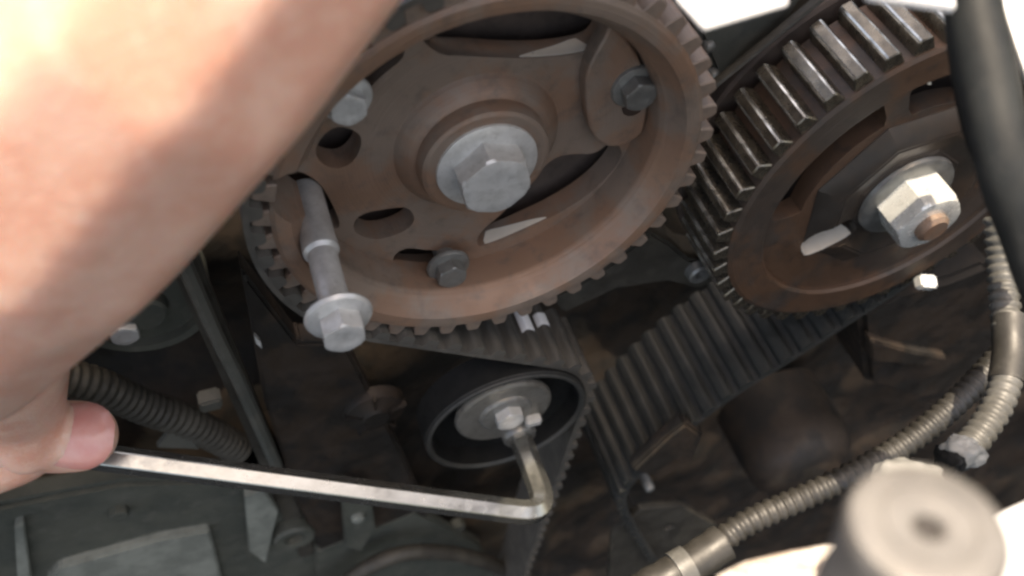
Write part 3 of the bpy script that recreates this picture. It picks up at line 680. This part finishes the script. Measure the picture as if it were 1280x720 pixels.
# lower left plates
low = thing('lower_cover', 'wide greenish cover in the lower left corner under the hand', 'cover', P(150, 650, 0))
pts = [P(x, y, 3.5) for x, y in ((-80, 650), (60, 622), (150, 605), (300, 600), (420, 640), (520, 760), (520, 900), (-80, 900))]
b = poly_prism(bmesh.new(), [(p.x, p.z) for p in pts], 3.5, 4.6); obj('body', b, M['lowc'], low, bevel=.25)
pts = [P(x, y, 3.1) for x, y in ((60, 725), (75, 710), (200, 675), (262, 664), (275, 715), (290, 790), (60, 790))]
b = poly_prism(bmesh.new(), [(p.x, p.z) for p in pts], 3.1, 3.6); obj('panel', b, M['lowp'], low, bevel=.1)
pts = [P(x, y, 3.1) for x, y in ((18, 660), (30, 655), (40, 730), (22, 730))]
b = poly_prism(bmesh.new(), [(p.x, p.z) for p in pts], 3.1, 3.6); obj('rib', b, M['lowp'], low, bevel=.06)
pts = [P(x, y, 2.8) for x, y in ((306, 622), (330, 612), (348, 640), (332, 705), (312, 690))]
b = poly_prism(bmesh.new(), [(p.x, p.z) for p in pts], 2.8, 3.3); obj('tab', b, M['lowp'], low, bevel=.06)
cc = P(368, 672, 2.9); b = bmesh.new(); lathe(b, [(.5, 2.8), (.9, 2.75), (1.0, 2.9), (1.0, 3.5), (.5, 3.5)], (cc.x, cc.z), 40); obj('ring', b, M['lowc'], low, 30)
pts = [P(x, y, 2.9) for x, y in ((395, 690), (520, 640), (600, 680), (640, 760), (400, 800))]
b = poly_prism(bmesh.new(), [(p.x, p.z) for p in pts], 2.9, 3.5); obj('step', b, M['lowc'], low, bevel=.12)
for x, y, r_ in ((468, 690, .5), (575, 668, .42), (150, 655, .4)):
    q = P(x, y, 2.8); b = hexhead(bmesh.new(), (q.x, q.z), 3.6, 3.1, r_, x*.1, .08); obj('bolt', b, M['lowc'], low, 25)
tag(obj('breather_hose', sweep(bmesh.new(), resample(spline([P(400, 760, 1.6), P(455, 712, 1.5), P(520, 690, 1.6), P(600, 700, 1.8), P(690, 740, 1.8)], 8), .3), .42, 18), M['castg'], smooth=60), 'dull thin hose low in the picture below the bend of the key', 'hose')
hb = thing('hanging_bracket', 'narrow pale bracket hanging below the middle of the key', 'bracket', P(450, 640, 2))
pts = [P(x, y, 2.2) for x, y in ((425, 600), (462, 612), (470, 660), (452, 690), (432, 684))]
b = poly_prism(bmesh.new(), [(p.x, p.z) for p in pts], 2.2, 2.6); obj('plate', b, M['lowc'], hb, bevel=.08)
q = P(448, 650, 2.0); b = bmesh.new(); lathe(b, [(0, 1.9), (.18, 1.9), (.3, 2.0), (.34, 2.3), (0, 2.3)], (q.x, q.z), 24, closed=False); obj('rivet', b, M['lowp'], hb, 40)
ib = thing('idler_boss', 'dim ribbed boss on the dark guard left of the tensioner pulley', 'boss', P(455, 540, 2))
q = P(470, 520, 2.6); b = bmesh.new(); lathe(b, [(0, 2.4), (.5, 2.4), (.6, 2.5), (1.2, 2.7), (1.3, 2.9), (1.3, 3.2), (0, 3.2)], (q.x, q.z), 40, closed=False); obj('boss', b, M['block'], ib, 30)
for k in range(5):
    a = k*1.2566; bm_ = bmesh.new(); box(bm_, Vector((q.x+.95*math.cos(a), 2.62, q.z+.95*math.sin(a))), (.75, .3, .12), Euler((0, -a, 0))); obj('rib', bm_, M['block'], ib, bevel=.03)
# lower right: housings
hz = thing('round_housing', 'dim brown rounded housing behind the conduit at lower right', 'housing', P(1010, 560, 1))
b = bmesh.new(); c0 = P(1010, 590, 0); lathe(b, [(0, -.6), (1.6, -.5), (2.6, -.1), (3.1, .7), (3.2, 2), (3.2, 5), (0, 5)], (c0.x, c0.z), 48, closed=False); obj('dome', b, M['block'], hz, 40)
mh = thing('pump_housing', 'dark cast housing below the pump sprocket with a pale bolt', 'housing', P(1160, 400, -1))
pts = [P(x, y, -.4) for x, y in ((1075, 395), (1130, 365), (1190, 350), (1240, 330), (1260, 420), (1230, 480), (1150, 500), (1085, 480))]
b = poly_prism(bmesh.new(), [(p.x, p.z) for p in pts], -.4, 3); obj('body', b, M['block'], mh, bevel=.3)
b = bmesh.new(); box(b, P(1157, 353, -1.3), (.75, .5, .5), Euler((.3, .5, -.2))); obj('bolt', b, M['nut'], mh, bevel=.08)
pts = [P(x, y, -.9) for x, y in ((1088, 425), (1140, 440), (1185, 448), (1180, 460), (1090, 452))]
b = poly_prism(bmesh.new(), [(p.x, p.z) for p in pts], -.9, -.3); obj('rib', b, M['block'], mh, bevel=.08)
# dark bent bracket at the near edge of the dusty belt, plate with hole
bk = thing('bent_bracket', 'dim bent bracket at the near edge of the dusty belt', 'bracket', P(850, 560, -.9))
pts = [P(x, y, -.8) for x, y in ((835, 548), (858, 530), (880, 545), (868, 575), (825, 600), (790, 590))]
b = poly_prism(bmesh.new(), [(p.x, p.z) for p in pts], -.8, -.1); obj('body', b, M['block'], bk, bevel=.15)
pts = [P(x, y, 0) for x, y in ((765, 665), (800, 635), (850, 630), (895, 655), (880, 700), (800, 730), (760, 720))]
hc = P(835, 657, 0)
plate('plate_tmp', [(p.x, p.z) for p in pts], [[(hc.x+.34*math.cos(a), hc.z+.34*math.sin(a)) for a in [k*math.pi/8 for k in range(16)]]], -.1, .3, M['castg'], None, .05)
o = bpy.data.objects['plate_tmp']; o.name = 'lug_plate'; tag(o, 'dim plate with one round hole below the rusty tab', 'plate')
bp = P(810, 606, 0); b = bmesh.new(); lathe(b, [(0, -.35), (.18, -.33), (.25, -.2), (.25, .8), (0, .8)], (bp.x, bp.z), 20, closed=False); tag(obj('rivet', b, M['zincd'], smooth=40), 'small round rivet head above the plate with a hole', 'rivet')
